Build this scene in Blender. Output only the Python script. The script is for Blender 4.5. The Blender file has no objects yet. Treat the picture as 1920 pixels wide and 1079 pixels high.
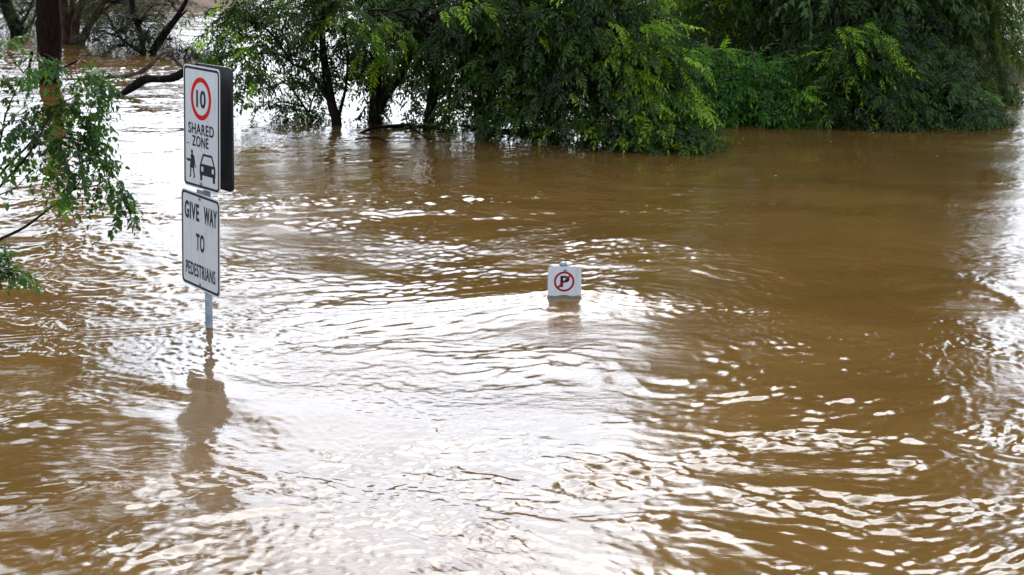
import bpy, math, random
import numpy as np
from mathutils import Vector, Matrix
random.seed(7); rng = np.random.default_rng(11)
S = bpy.context.scene
C = S.collection
PI = math.pi

# ---------------------------------------------------------------- camera
F = 3300.0; PITCH = math.atan(720/F); CH = 3.35
cam = bpy.data.cameras.new('camera'); camo = bpy.data.objects.new('camera', cam); C.objects.link(camo)
camo.location = (0, 0, CH); camo.rotation_euler = (PI/2-PITCH, 0, 0)
cam.sensor_width = 36; cam.lens = 36*F/1920; cam.clip_end = 2000; cam.clip_start = .1
cam.dof.use_dof = True; cam.dof.focus_distance = 14.3; cam.dof.aperture_fstop = 6.5
S.camera = camo
S.render.resolution_x = 1024; S.render.resolution_y = 575

def ray(px, py):
    u = (px-960)/F; v = (539.5-py)/F
    return Vector((u, math.cos(PITCH)+v*math.sin(PITCH), -math.sin(PITCH)+v*math.cos(PITCH)))
def W(px, py, z=0.0):                      # point at height z seen there
    d = ray(px, py); t = (z-CH)/d.z
    return Vector((d.x*t, d.y*t, z))
def Q(px, py, Y):                          # point at distance Y seen there
    d = ray(px, py); t = Y/d.y
    return Vector((d.x*t, Y, CH+d.z*t))

# ---------------------------------------------------------------- helpers
def props(o, label=None, cat=None, group=None, kind=None):
    if label: o['label'] = label
    if cat: o['category'] = cat
    if group: o['group'] = group
    if kind: o['kind'] = kind
    return o
def empty(name, loc, label, cat, group=None):
    o = bpy.data.objects.new(name, None); o.location = loc; o.empty_display_size = .2
    C.objects.link(o); return props(o, label, cat, group)
def mesh_np(name, V, T, mat, parent=None, tint=None, smooth=True):
    """V (n,3) world coordinates, T = list of (m,k) index arrays"""
    me = bpy.data.meshes.new(name)
    V = np.asarray(V, np.float32)
    if parent is not None:
        V = V-np.array(parent.matrix_world_loc if hasattr(parent, 'matrix_world_loc') else wloc(parent), np.float32)
    if not isinstance(T, (list, tuple)): T = [T]
    T = [np.asarray(t, np.int32) for t in T if len(t)]
    me.vertices.add(len(V)); me.vertices.foreach_set('co', V.ravel())
    nl = sum(t.size for t in T); nf = sum(len(t) for t in T)
    me.loops.add(nl); me.loops.foreach_set('vertex_index', np.concatenate([t.ravel() for t in T]))
    st = []; tot = []; a = 0
    for t in T:
        k = t.shape[1]; st.append(a+np.arange(len(t))*k); tot.append(np.full(len(t), k)); a += t.size
    me.polygons.add(nf)
    me.polygons.foreach_set('loop_start', np.concatenate(st).astype(np.int32))
    me.polygons.foreach_set('loop_total', np.concatenate(tot).astype(np.int32))
    me.polygons.foreach_set('use_smooth', np.full(nf, smooth))
    me.update(calc_edges=True)
    if tint is not None:
        at = me.attributes.new('tint', 'FLOAT', 'POINT'); at.data.foreach_set('value', np.asarray(tint, np.float32))
    me.materials.append(mat)
    o = bpy.data.objects.new(name, me); C.objects.link(o)
    if parent is not None: o.parent = parent
    return o
def wloc(o):
    v = Vector((0, 0, 0))
    while o is not None: v = v+o.location; o = o.parent
    return tuple(v)

def node_mat(name):
    m = bpy.data.materials.new(name); m.use_nodes = True
    nt = m.node_tree; b = nt.nodes['Principled BSDF']
    return m, nt, b
def N(nt, t, **kw):
    n = nt.nodes.new(t)
    for k, v in kw.items():
        if k in n.inputs.keys() if isinstance(k, str) else False: n.inputs[k].default_value = v
        else: setattr(n, k, v)
    return n
def L(nt, a, b): nt.links.new(a, b)

def ramp(nt, fac, stops):
    r = nt.nodes.new('ShaderNodeValToRGB'); el = r.color_ramp.elements
    el[0].position = stops[0][0]; el[0].color = (*stops[0][1], 1)
    el[1].position = stops[-1][0]; el[1].color = (*stops[-1][1], 1)
    for p, c in stops[1:-1]:
        e = el.new(p); e.color = (*c, 1)
    nt.links.new(fac, r.inputs['Fac']); return r.outputs['Color']

def leaf_mat(name, dark, mid, young, rough=.35, spec=.5, trans=.35):
    m, nt, b = node_mat(name)
    a = nt.nodes.new('ShaderNodeAttribute'); a.attribute_name = 'tint'
    col = ramp(nt, a.outputs['Fac'], [(0, dark), (.55, mid), (.82, mid), (1, young)])
    b.inputs['Roughness'].default_value = rough
    b.inputs['Specular IOR Level'].default_value = spec
    L(nt, col, b.inputs['Base Color'])
    tr = nt.nodes.new('ShaderNodeBsdfTranslucent')
    mx = nt.nodes.new('ShaderNodeMix'); mx.data_type = 'RGBA'; mx.blend_type = 'MULTIPLY'
    mx.inputs[0].default_value = 1; L(nt, col, mx.inputs[6]); mx.inputs[7].default_value = (1.5, 1.6, .7, 1)
    L(nt, mx.outputs[2], tr.inputs['Color'])
    ms = nt.nodes.new('ShaderNodeMixShader'); ms.inputs[0].default_value = trans
    L(nt, b.outputs[0], ms.inputs[1]); L(nt, tr.outputs[0], ms.inputs[2])
    L(nt, ms.outputs[0], nt.nodes['Material Output'].inputs['Surface'])
    return m
def bark_mat(name, c1, c2, scale=9):
    m, nt, b = node_mat(name)
    tc = nt.nodes.new('ShaderNodeTexCoord'); mp = nt.nodes.new('ShaderNodeMapping')
    mp.inputs['Scale'].default_value = (scale, scale, scale*.25)
    L(nt, tc.outputs['Object'], mp.inputs[0])
    n = nt.nodes.new('ShaderNodeTexNoise'); n.inputs['Scale'].default_value = 2; n.inputs['Detail'].default_value = 6
    L(nt, mp.outputs[0], n.inputs['Vector'])
    L(nt, ramp(nt, n.outputs['Fac'], [(.35, c1), (.7, c2)]), b.inputs['Base Color'])
    b.inputs['Roughness'].default_value = .85; b.inputs['Specular IOR Level'].default_value = .12
    bp = nt.nodes.new('ShaderNodeBump'); bp.inputs['Strength'].default_value = .8; bp.inputs['Distance'].default_value = .02
    L(nt, n.outputs['Fac'], bp.inputs['Height']); L(nt, bp.outputs[0], b.inputs['Normal'])
    return m

M = {}
M['leaf'] = leaf_mat('leaf_dark', (.007, .017, .004), (.044, .100, .012), (.38, .60, .03), .30, .5, .42)
M['leaf_grey'] = leaf_mat('leaf_grey', (.013, .028, .010), (.062, .125, .028), (.12, .24, .03), .3, .5, .3)
M['leaf_bright'] = leaf_mat('leaf_bright', (.02, .06, .008), (.075, .21, .014), (.30, .5, .03), .4)
M['leaf_near'] = leaf_mat('leaf_near', (.018, .045, .008), (.055, .135, .014), (.13, .26, .02), .35, .4)
M['leaf_olive'] = leaf_mat('leaf_olive', (.010, .015, .006), (.03, .042, .014), (.08, .11, .03), .5, .3)
M['leaf_willow'] = leaf_mat('leaf_willow', (.022, .045, .010), (.055, .11, .016), (.20, .30, .03), .4)
M['bark'] = bark_mat('bark_dark', (.006, .005, .004), (.022, .016, .012))
M['bark_red'] = bark_mat('bark_reddish', (.010, .005, .004), (.030, .014, .009))
M['bark_orange'] = bark_mat('bark_orange', (.03, .015, .010), (.12, .06, .04))
M['bark_pale'] = bark_mat('bark_pale', (.05, .03, .022), (.20, .12, .09))
M['twig'] = bark_mat('twig_brown', (.012, .008, .007), (.05, .028, .022), 20)
M['soil'] = bark_mat('soil_brown', (.02, .014, .008), (.08, .045, .025), 2)
M['mud'] = bark_mat('mud_tan', (.10, .065, .04), (.22, .14, .09), 1)

# ---------------------------------------------------------------- foliage generator
def leaf_template(Lr=.28, pairs=6, ll=.075, lw=.028, ang=60, droop=.9, six=False):
    return [leaf_one(Lr*k, pairs+j, ll, lw, ang, droop*d, six) for k, j, d in ((1, 0, 1), (.85, -1, 1.6), (1.1, 0, .3), (.95, 0, .8))]
def leaf_one(Lr, pairs, ll, lw, ang, droop, six):
    V = []; T = []
    def leaflet(base, d, s, l, w):
        n = len(V); d = np.array(d); d = d/np.linalg.norm(d)
        side = np.cross([0, 0, 1], d); side /= np.linalg.norm(side)
        up = np.cross(d, side)
        if six:
            V.extend([base, base+d*l*.3+side*w*.5+up*w*.18, base+d*l*.3-side*w*.5+up*w*.18,
                      base+d*l*.68+side*w*.36+up*w*.02, base+d*l*.68-side*w*.36+up*w*.02, base+d*l-up*l*.14, base+d*l*.5-up*l*.03])
            T.extend([(n, n+2, n+6), (n, n+6, n+1), (n+2, n+4, n+6), (n+6, n+3, n+1), (n+4, n+5, n+6), (n+6, n+5, n+3)])
        else:
            V.extend([base, base+d*l*.42+side*w*.5+up*w*.2, base+d*l*.42-side*w*.5+up*w*.2, base+d*l-up*l*.10])
            T.extend([(n, n+2, n+3), (n, n+3, n+1)])
    for i in range(pairs):
        t = (i+1.2)/(pairs+1.0)
        p = np.array([Lr*t, 0, -droop*Lr*t*t*.5])
        sc = .75+.35*math.sin(PI*min(1, t*1.05))
        for s in (-1, 1):
            if rng.random() < .08: continue
            a = math.radians(ang*(1-.25*t)+rng.normal(0, 9)); q = rng.uniform(.78, 1.12)
            leaflet(p+np.array([s*.006+rng.normal(0, .004), 0, 0]), (math.cos(a), s*math.sin(a), -.35-.25*t+rng.normal(0, .22)), s, ll*sc*q, lw*sc*q)
    p = np.array([Lr*1.08, 0, -droop*Lr*.56])
    leaflet(p, (1, 0.05, -.8), 1, ll, lw)
    # rachis
    n = len(V); q = .0022
    V.extend([np.array([0, -q, 0]), np.array([0, q, 0]), np.array([Lr*.55, q*.7, -droop*Lr*.15]), np.array([Lr*.55, -q*.7, -droop*Lr*.15]), p+[0, q*.4, 0], p-[0, q*.4, 0]])
    T.extend([(n, n+1, n+2), (n, n+2, n+3), (n+3, n+2, n+4), (n+3, n+4, n+5)])
    return np.array(V), np.array(T)
TP = {
 'pinnate': leaf_template(.28, 5, .098, .040, 64, .7),
 'long': leaf_template(.42, 7, .112, .038, 64, .75),
 'near': leaf_template(.15, 3, .056, .033, 60, 1.1, True),
 'willow': leaf_template(.30, 7, .10, .012, 28, 1.3),
 'fine': leaf_template(.35, 8, .07, .012, 40, .7),
 'coarse': leaf_template(.5, 5, .20, .08, 60, .9),
}
def nrm(a): return a/np.maximum(np.linalg.norm(a, axis=-1, keepdims=True), 1e-6)
def place_leaves(P, D, sc, tint, tp, roll=.35):
    pick = rng.integers(0, len(TP[tp]), len(P)); out = []; off = 0
    for k in range(len(TP[tp])):
        m = pick == k
        if not m.any(): continue
        a, b, c = place_one(P[m], D[m], sc[m], tint[m], TP[tp][k], roll)
        out.append((a, b+off, c)); off += len(a)
    return tuple(np.concatenate(z) for z in zip(*out))
def place_one(P, D, sc, tint, VT, roll):
    V, T = VT; n = len(P)
    X = nrm(D); up = np.array([0, 0, 1.])+rng.normal(0, roll, (n, 3))
    Y = nrm(np.cross(up, X)); Z = np.cross(X, Y)
    R = np.stack([X, Y, Z], 1)                       # n,3,3
    out = P[:, None, :]+sc[:, None, None]*np.einsum('vk,nkj->nvj', V, R)
    TT = T[None]+(np.arange(n)*len(V))[:, None, None]
    return out.reshape(-1, 3), TT.reshape(-1, 3), np.repeat(tint, len(V))
def twig_tubes(PT, r0, r1):
    """PT (n,K,3) -> three sided tubes"""
    n, K, _ = PT.shape
    tan = nrm(np.gradient(PT, axis=1)); a = nrm(np.cross(tan, np.array([.3, .2, .93]))); b = np.cross(tan, a)
    r = np.linspace(r0, r1, K)[None, :, None]
    ring = [PT+(a*math.cos(t)+b*math.sin(t))*r for t in (0, 2*PI/3, 4*PI/3)]
    V = np.stack(ring, 2).reshape(-1, 3)             # n,K,3 rings
    idx = np.arange(n*K*3).reshape(n, K, 3); q = []
    for j in range(3):
        k = (j+1) % 3
        q.append(np.stack([idx[:, :-1, j], idx[:, :-1, k], idx[:, 1:, k], idx[:, 1:, j]], -1).reshape(-1, 4))
    return V, np.concatenate(q)
class Acc:
    def __init__(s): s.V = []; s.T = {}; s.t = []; s.n = 0
    def add(s, V, T, tint=None):
        s.T.setdefault(T.shape[1], []).append(T+s.n); s.V.append(V); s.n += len(V)
        if tint is not None: s.t.append(tint)
    def build(s, name, mat, parent, smooth=True):
        if not s.V: return None
        return mesh_np(name, np.concatenate(s.V), [np.concatenate(t) for t in s.T.values()], mat, parent,
                       np.concatenate(s.t) if s.t else None, smooth)
def tube(acc, pts, radii, sides=8, wob=.08, sub=4):
    """smooth tapering tube through pts"""
    P = np.array([tuple(p) for p in pts], float); R = np.array(radii, float)
    n = len(P); t = np.arange(n); tt = np.linspace(0, n-1, (n-1)*sub+1)
    def cr(A):
        A = A.reshape(n, -1); ext = np.concatenate([[2*A[0]-A[1]], A, [2*A[-1]-A[-2]]])
        i = np.minimum(tt.astype(int), n-2); f = (tt-i)[:, None]
        a, b, c, d = ext[i], ext[i+1], ext[i+2], ext[i+3]
        return .5*((2*b)+(-a+c)*f+(2*a-5*b+4*c-d)*f**2+(-a+3*b-3*c+d)*f**3)
    PP = cr(P); RR = np.maximum(np.interp(tt, t, R), .001)
    tan = nrm(np.gradient(PP, axis=0)); ref = np.array([0.9, .35, .1]) if abs(tan[:, 2]).mean() > .6 else np.array([0, .3, 1.])
    a = nrm(np.cross(tan, ref)); b = np.cross(tan, a)
    V = []
    for k in range(sides):
        th = 2*PI*k/sides; r = RR*(1+wob*np.sin(th*2+tt*1.7)+wob*.7*rng.normal(0, .6, len(RR)))
        V.append(PP+(a*math.cos(th)+b*math.sin(th))*r[:, None])
    V = np.stack(V, 1); K = len(PP); idx = np.arange(K*sides).reshape(K, sides)
    q = [np.stack([idx[:-1, k], idx[:-1, (k+1) % sides], idx[1:, (k+1) % sides], idx[1:, k]], -1) for k in range(sides)]
    Vf = V.reshape(-1, 3); end = np.concatenate([Vf, PP[-1:]+tan[-1:]*RR[-1]*.6, PP[:1]])
    acc.add(end, np.concatenate(q))
    e = np.array([(idx[-1, k], idx[-1, (k+1) % sides], K*sides) for k in range(sides)] + [(idx[0, (k+1) % sides], idx[0, k], K*sides+1) for k in range(sides)])
    acc.T.setdefault(3, []).append(e+acc.n-len(end))
    return PP

def blob_twigs(c, r, n, Lt=.7, bias=(0, 0, 0), droop=.6, nodes=6, tp='pinnate', sc=1.0, young=.06, young_side=None, spread=1.0, shell=.35):
    """twigs scattered through an ellipsoid, leaves along each; returns start points, twig tubes, leaves"""
    c = np.array(tuple(c)); r = np.array(r, float)
    d = nrm(rng.normal(0, 1, (n, 3))); rad = rng.uniform(shell, .92, (n, 1))
    P0 = c+d*r*rad
    D = nrm(d*spread*np.array([1, 1, .6])+np.array(bias)+rng.normal(0, .35, (n, 3)))
    Ls = Lt*rng.uniform(.55, 1.25, (n, 1))
    ts = np.linspace(0, 1, nodes+1)
    PT = P0[:, None]+D[:, None]*(Ls[:, None]*ts[None, :, None])
    PT[:, :, 2] -= droop*Ls*ts[None]**2
    tan = nrm(np.gradient(PT, axis=1))
    LP = []; LD = []; TI = []; SC = []
    base_t = rng.uniform(.0, .82, n)
    yg = rng.random(n) < young
    if young_side is not None:
        yg |= (rng.random(n) < .55) & (((PT[:, -1]-c)/r) @ np.array(young_side) > .85)
    for k in range(1, nodes+1):
        for s in ((-1, 1) if tp in ('near',) or k == nodes else (1 if k % 2 else -1,)):
            side = nrm(np.cross(tan[:, k], np.array([0, 0, 1.])))*s
            dd = nrm(tan[:, k]*np.array([1, 1, .55]))*(.9 if k == nodes else .5)+side*(.5 if k == nodes else .9)+np.array([0, 0, -.12])+rng.normal(0, .30, (n, 3))
            LP.append(PT[:, k]); LD.append(dd)
            TI.append(np.where(yg, rng.uniform(.86, 1, n), np.clip(base_t+rng.normal(0, .12, n)+.1*k/nodes, 0, .84)))
            SC.append(sc*rng.uniform(.7, 1.2, n))
    LP = np.concatenate(LP); LD = np.concatenate(LD); TI = np.concatenate(TI); SC = np.concatenate(SC)
    ok = LP[:, 2] > .05
    return P0, PT, (LP[ok], LD[ok], SC[ok], TI[ok])

def plant(name, label, cat, base, stems, blobs, lmat, bmat='bark', group=None, tp='pinnate', sides=8, limbs=True, branches=3, **kw):
    """stems: list of (points, radii); blobs: list of dict(c, r, n, ...)"""
    t = empty(name, base, label, cat, group)
    ta = Acc(); la = Acc(); ba = Acc(); skel = []
    for pts, radii in stems:
        skel.append(tube(ta, pts, radii, sides))
    sk = np.concatenate(skel) if skel else np.array([tuple(base)])
    for b in blobs:
        b = {**kw, **b}; own = b.pop('tp', tp); br = b.pop('branches', branches)
        P0, PT, (LP, LD, SC, TI) = blob_twigs(tp=own, **b)
        la.add(*place_leaves(LP, LD, SC, TI, own))
        r0 = .006 if own != 'near' else .0035
        V, q = twig_tubes(PT, r0, .0018); ba.add(V, q)
        if limbs:
            c = np.array(tuple(b['c'])); k = np.argmin(np.linalg.norm((sk-c)*np.array([1, 1, .6]), axis=1)+np.maximum(0, sk[:, 2]-c[2])*1.5)
            s = sk[k]; m = (s+c)/2+np.array([0, 0, (.05 if own == 'near' else .18)*np.linalg.norm(c-s)])+rng.normal(0, .01 if own == 'near' else .06, 3)
            dist = np.linalg.norm(c-s)
            if dist > .15: tube(ba, [s, m, c], ([.012+.010*min(dist, 3), .012+.006*min(dist, 3), .010] if own != 'near' else [.004, .003, .002]), 5, .05, 5)
            for j in rng.choice(len(P0), min(len(P0), max(4, len(P0)//br)), replace=False):
                e = P0[j]; mm = (c+e)/2+(rng.normal(0, .05, 3)+np.array([0, 0, .05]))*(.3 if own == 'near' else 1)
                tube(ba, [c, mm, e], [.010, .007, .004] if own != 'near' else [.0025, .002, .0015], 3, 0, 3)
    if ta.V: ta.build('trunk', M[bmat], t)
    if ba.V: ba.build('branches', M['twig' if tp == 'near' else bmat], t)
    if la.V: la.build('crown', M[lmat], t, False)
    return t

exec_sections = []
# ---------------------------------------------------------------- noise
def hashg(ix, iy, seed):
    h = (ix.astype(np.int64)*374761393+iy.astype(np.int64)*668265263+seed*1442695041) & 0xffffffff
    h = ((h ^ (h >> 13))*1274126177) & 0xffffffff
    return (h ^ (h >> 16)) & 0xffff
_A = np.arange(65536)*(2*PI/65536)
_CA = np.cos(_A).astype(np.float32); _SA = np.sin(_A).astype(np.float32)
def perlin(x, y, seed=0):
    ix = np.floor(x); iy = np.floor(y); fx = (x-ix).astype(np.float32); fy = (y-iy).astype(np.float32)
    ix = ix.astype(np.int64); iy = iy.astype(np.int64)
    u = fx*fx*fx*(fx*(fx*6-15)+10); v = fy*fy*fy*(fy*(fy*6-15)+10)
    def g(a, b):
        h = hashg(ix+a, iy+b, seed); return _CA[h]*(fx-a)+_SA[h]*(fy-b)
    n0 = g(0, 0)*(1-u)+g(1, 0)*u; n1 = g(0, 1)*(1-u)+g(1, 1)*u
    return (n0*(1-v)+n1*v)*1.5

# ---------------------------------------------------------------- water
def gauss(x, y, c, sx, sy, rot=0):
    dx = x-c[0]; dy = y-c[1]; ca, sa = math.cos(rot), math.sin(rot)
    a = dx*ca+dy*sa; b = -dx*sa+dy*ca
    return np.exp(-(a/sx)**2-(b/sy)**2)
def sstep(a, b, x):
    t = np.clip((x-a)/(b-a), 0, 1); return t*t*(3-2*t)
PB = W(391, 617); NB = W(1057, 566)
def water_height(x, y):
    # slow swirling drift of the flow bends every pattern
    wx = perlin(x*.30, y*.30, 1)*.75+perlin(x*.8, y*.8, 2)*.16
    wy = perlin(x*.30, y*.30, 3)*.70+perlin(x*.8, y*.8, 4)*.16
    X = x+wx; Y = y+wy
    rough = np.clip(.62+.75*perlin(x*.28+3, y*.42, 5)+.35*perlin(x*.8, y*1.1, 6), .12, 1.5)
    calm = np.zeros_like(x)
    for (px, py, sx, sy, k) in ((640, 800, .75, .55, .7), (1010, 790, .9, .5, .75), (520, 740, .5, .5, .6), (388, 745, .5, 1.3, .9),
                                (1480, 330, 3.2, 6.5, .55), (980, 545, .8, .5, .6), (1120, 760, .8, .35, .6), (800, 900, .9, .4, .2)):
        calm = np.maximum(calm, k*gauss(x, y, W(px, py), sx, sy))
    for (px, py, sx, sy, k) in ((1420, 830, .9, 1.2, .35), (250, 960, .8, .7, .5), (1700, 640, 1.3, .9, .3), (1250, 560, 1.6, .5, .5), (60, 640, .7, 1.0, .4), (250, 120, 4, 8, .7), (260, 400, 1.6, 4, .45), (700, 420, 3, 4, .4), (400, 960, .5, .6, .6), (1058, 585, .6, .25, .6), (850, 1000, 2.2, .8, .35), (1130, 900, .9, 1.0, .5), (620, 660, .9, .7, .35), (900, 690, 1.0, .5, .35)):
        rough = rough+k*gauss(x, y, W(px, py), sx, sy)
    rough = rough*(1-calm)
    def rot(a): return X*math.cos(a)+Y*math.sin(a), -X*math.sin(a)+Y*math.cos(a)
    h = .014*perlin(X*.42, Y*.55, 10)+.008*perlin(X*.9, Y*1.15, 11)*(.5+rough)
    h += .0068*perlin(X*1.7, Y*2.6, 12)*(.3+.9*rough)
    # chop: patches whose crests run in different directions, broken up by a patchy envelope
    m = sstep(-.35, .35, perlin(x*.7+5, y*.8, 18)+.3*perlin(x*1.9, y*1.9, 19))
    env = .25+1.35*sstep(-.30, .42, perlin(X*1.3, Y*1.5, 20)+.5*perlin(X*3.1, Y*3.3, 21))
    a1, b1 = rot(.30); a2, b2 = rot(-.42); a3, b3 = rot(.05)
    c1 = 1-2*np.abs(perlin(a1*2.9, b1*5.2, 13)); c2 = 1-2*np.abs(perlin(a2*3.2, b2*5.6, 23))
    h += .0062*(m*c1+(1-m)*c2)*rough*(.5+.5*env)
    d1 = perlin(a1*6.2, b1*10.5, 14); d2 = perlin(a2*6.8, b2*11.0, 25)
    h += .0070*(m*d2+(1-m)*d1)*rough*env
    h += .0030*(1-2*np.abs(perlin(a3*9.5, b3*14, 24)))*rough*env
    r2 = np.clip(.5+1.2*perlin(x*.6+9, y*.6, 15)+.5*perlin(x*2.1, y*2.1, 26), 0, 1.5)*(1-.8*calm)
    h += .0030*perlin(a1*13+.3*perlin(x*4, y*4, 27), b1*18, 16)*(.15+r2)+.0004*perlin(a2*24, b2*31, 17)*(.1+r2)
    # boil rings and eddies
    for (px, py, R, a, w) in ((700, 765, .16, .0012, .05), (1790, 560, .5, .006, .16), (1650, 620, .8, .010, .5), (120, 860, .7, .010, .4)):
        c = W(px, py); d = np.hypot(x-c[0], (y-c[1])*.8)+.06*perlin(x*2, y*2, 31)
        h += a*np.cos((d-R)/w*PI)*np.exp(-((d-R)/(w*1.6))**2)
    h += .045*gauss(x, y, (NB.x+.1, NB.y+.05), 1.0, .5)
    # wake of the parking sign and of the pole
    for (c, a, wdt) in ((NB, .030, .22), (PB, .012, .10)):
        dx = x-c[0]; dy = y-(c[1]+.06)
        h += a*np.exp(-((np.hypot(dx, dy+.02)-wdt)/(.10 if a > .02 else .05))**2)*np.where(dy > -.3, 1, 0)*.35
        for s in (-1, 1):
            v = dy+.30*np.abs(dx)-.02
            lam = .11
            h += .60*a*np.sin(v/lam*2*PI)*np.exp(-(v/.17)**2)*np.exp(-np.abs(dx)/1.4)*.5
    return h
def build_water():
    s = np.concatenate([[-40, -12, -5, -2.5, -1.7, -1.3, -1.12], np.linspace(-1, 1, 1150), [1.12, 1.3, 1.7, 2.5, 5, 12, 40]])
    y = np.concatenate([[-150, -60, -20, -5, 0, 3, 5, 6], np.geomspace(6.6, 80, 1050), [84, 92, 110, 150, 250, 500]])
    half = .36*np.maximum(y, 4)+1.6
    X = s[None, :]*half[:, None]; Y = np.repeat(y[:, None], len(s), 1)
    Z = np.zeros_like(X)
    Hh = water_height(X.ravel(), Y.ravel()).reshape(X.shape)
    fade = sstep(6.2, 7, Y)*(1-sstep(70, 80, Y))*(1-sstep(.97, 1.1, np.abs(s))[None, :])
    Z = Hh*fade
    nv = len(s); nr = len(y); i = np.arange(nr*nv).reshape(nr, nv)
    q = np.stack([i[:-1, :-1], i[:-1, 1:], i[1:, 1:], i[1:, :-1]], -1).reshape(-1, 4)
    m, nt, b = node_mat('muddy_flood_water')
    tc = nt.nodes.new('ShaderNodeTexCoord')
    n = nt.nodes.new('ShaderNodeTexNoise'); n.inputs['Scale'].default_value = .5; n.inputs['Detail'].default_value = 5; n.inputs['Distortion'].default_value = 1.2
    L(nt, tc.outputs['Object'], n.inputs['Vector'])
    L(nt, ramp(nt, n.outputs['Fac'], [(.3, (.128, .067, .0170)), (.7, (.182, .097, .026))]), b.inputs['Base Color'])
    b.inputs['Roughness'].default_value = .03; b.inputs['IOR'].default_value = 1.36
    n1 = nt.nodes.new('ShaderNodeTexNoise'); n1.inputs['Scale'].default_value = 16; n1.inputs['Detail'].default_value = 4; n1.inputs['Distortion'].default_value = .8
    mp = nt.nodes.new('ShaderNodeMapping'); mp.inputs['Scale'].default_value = (1, 1.9, 1); mp.inputs['Rotation'].default_value = (0, 0, .15)
    L(nt, tc.outputs['Object'], mp.inputs[0]); L(nt, mp.outputs[0], n1.inputs['Vector'])
    n2 = nt.nodes.new('ShaderNodeTexNoise'); n2.inputs['Scale'].default_value = .55; n2.inputs['Detail'].default_value = 3
    L(nt, tc.outputs['Object'], n2.inputs['Vector'])
    mr = nt.nodes.new('ShaderNodeMapRange'); mr.inputs[1].default_value = .42; mr.inputs[2].default_value = .66; mr.inputs[3].default_value = .12; mr.inputs[4].default_value = 1
    L(nt, n2.outputs['Fac'], mr.inputs[0])
    bp = nt.nodes.new('ShaderNodeBump'); bp.inputs['Distance'].default_value = .003
    L(nt, mr.outputs[0], bp.inputs['Strength']); L(nt, n1.outputs['Fac'], bp.inputs['Height']); L(nt, bp.outputs[0], b.inputs['Normal'])
    V = np.stack([X, Y, Z], -1).reshape(-1, 3)
    o = mesh_np('water', V, q, m); props(o, kind='structure')
build_water()

# ---------------------------------------------------------------- sky and light
def sky():
    w = bpy.data.worlds.new('World'); S.world = w; w.use_nodes = True; nt = w.node_tree
    bg = nt.nodes['Background']
    sk = nt.nodes.new('ShaderNodeTexSky'); sk.sky_type = 'NISHITA'; sk.sun_disc = False
    sk.sun_elevation = math.radians(42); sk.sun_rotation = math.radians(8)
    tc = nt.nodes.new('ShaderNodeTexCoord')
    dp = nt.nodes.new('ShaderNodeVectorMath'); dp.operation = 'DOT_PRODUCT'
    e = math.radians(16); dp.inputs[1].default_value = (.08, math.cos(e), math.sin(e))
    nz = nt.nodes.new('ShaderNodeVectorMath'); nz.operation = 'NORMALIZE'
    L(nt, tc.outputs['Generated'], nz.inputs[0]); L(nt, nz.outputs[0], dp.inputs[0])
    cn = nt.nodes.new('ShaderNodeTexNoise'); cn.inputs['Scale'].default_value = 2.2; cn.inputs['Detail'].default_value = 5
    L(nt, nz.outputs[0], cn.inputs['Vector'])
    ad = nt.nodes.new('ShaderNodeMath'); ad.operation = 'MULTIPLY_ADD'; ad.inputs[1].default_value = .35
    L(nt, cn.outputs['Fac'], ad.inputs[0]); L(nt, dp.outputs['Value'], ad.inputs[2])
    mr = nt.nodes.new('ShaderNodeMapRange'); mr.interpolation_type = 'SMOOTHSTEP'
    mr.inputs[1].default_value = .88; mr.inputs[2].default_value = 1.10; mr.inputs[3].default_value = 0; mr.inputs[4].default_value = 1
    L(nt, ad.outputs[0], mr.inputs[0])
    col = ramp(nt, mr.outputs[0], [(0, (.185, .200, .220)), (.5, (.33, .35, .38)), (1, (.90, .96, 1.08))])
    sc = nt.nodes.new('ShaderNodeVectorMath'); sc.operation = 'SCALE'; sc.inputs['Scale'].default_value = 47
    L(nt, col, sc.inputs[0])
    sx = nt.nodes.new('ShaderNodeSeparateXYZ'); L(nt, nz.outputs[0], sx.inputs[0])
    hz = nt.nodes.new('ShaderNodeMapRange'); hz.interpolation_type = 'SMOOTHSTEP'
    for i_, v_ in ((1, .05), (2, .30), (3, .42), (4, 1.0)): hz.inputs[i_].default_value = v_
    L(nt, sx.outputs['Z'], hz.inputs[0])
    hm = nt.nodes.new('ShaderNodeMath'); hm.operation = 'MULTIPLY'; hm.inputs[1].default_value = 39
    L(nt, hz.outputs[0], hm.inputs[0]); L(nt, hm.outputs[0], sc.inputs['Scale'])
    mx = nt.nodes.new('ShaderNodeVectorMath'); mx.operation = 'ADD'
    L(nt, sc.outputs[0], mx.inputs[0]); L(nt, sk.outputs[0], mx.inputs[1])
    L(nt, mx.outputs[0], bg.inputs['Color']); bg.inputs['Strength'].default_value = .1
    su = bpy.data.lights.new('sun', 'SUN'); su.energy = 2.0; su.angle = math.radians(40); su.color = (1, .97, .92)
    so = bpy.data.objects.new('sun', su); C.objects.link(so)
    so.rotation_euler = (math.radians(48), 0, math.radians(180-8)); so.location = (0, 20, 20)
    S.view_settings.view_transform = 'Standard'; S.view_settings.look = 'None'
    S.view_settings.exposure = 0; S.view_settings.gamma = 1
sky()

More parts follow.
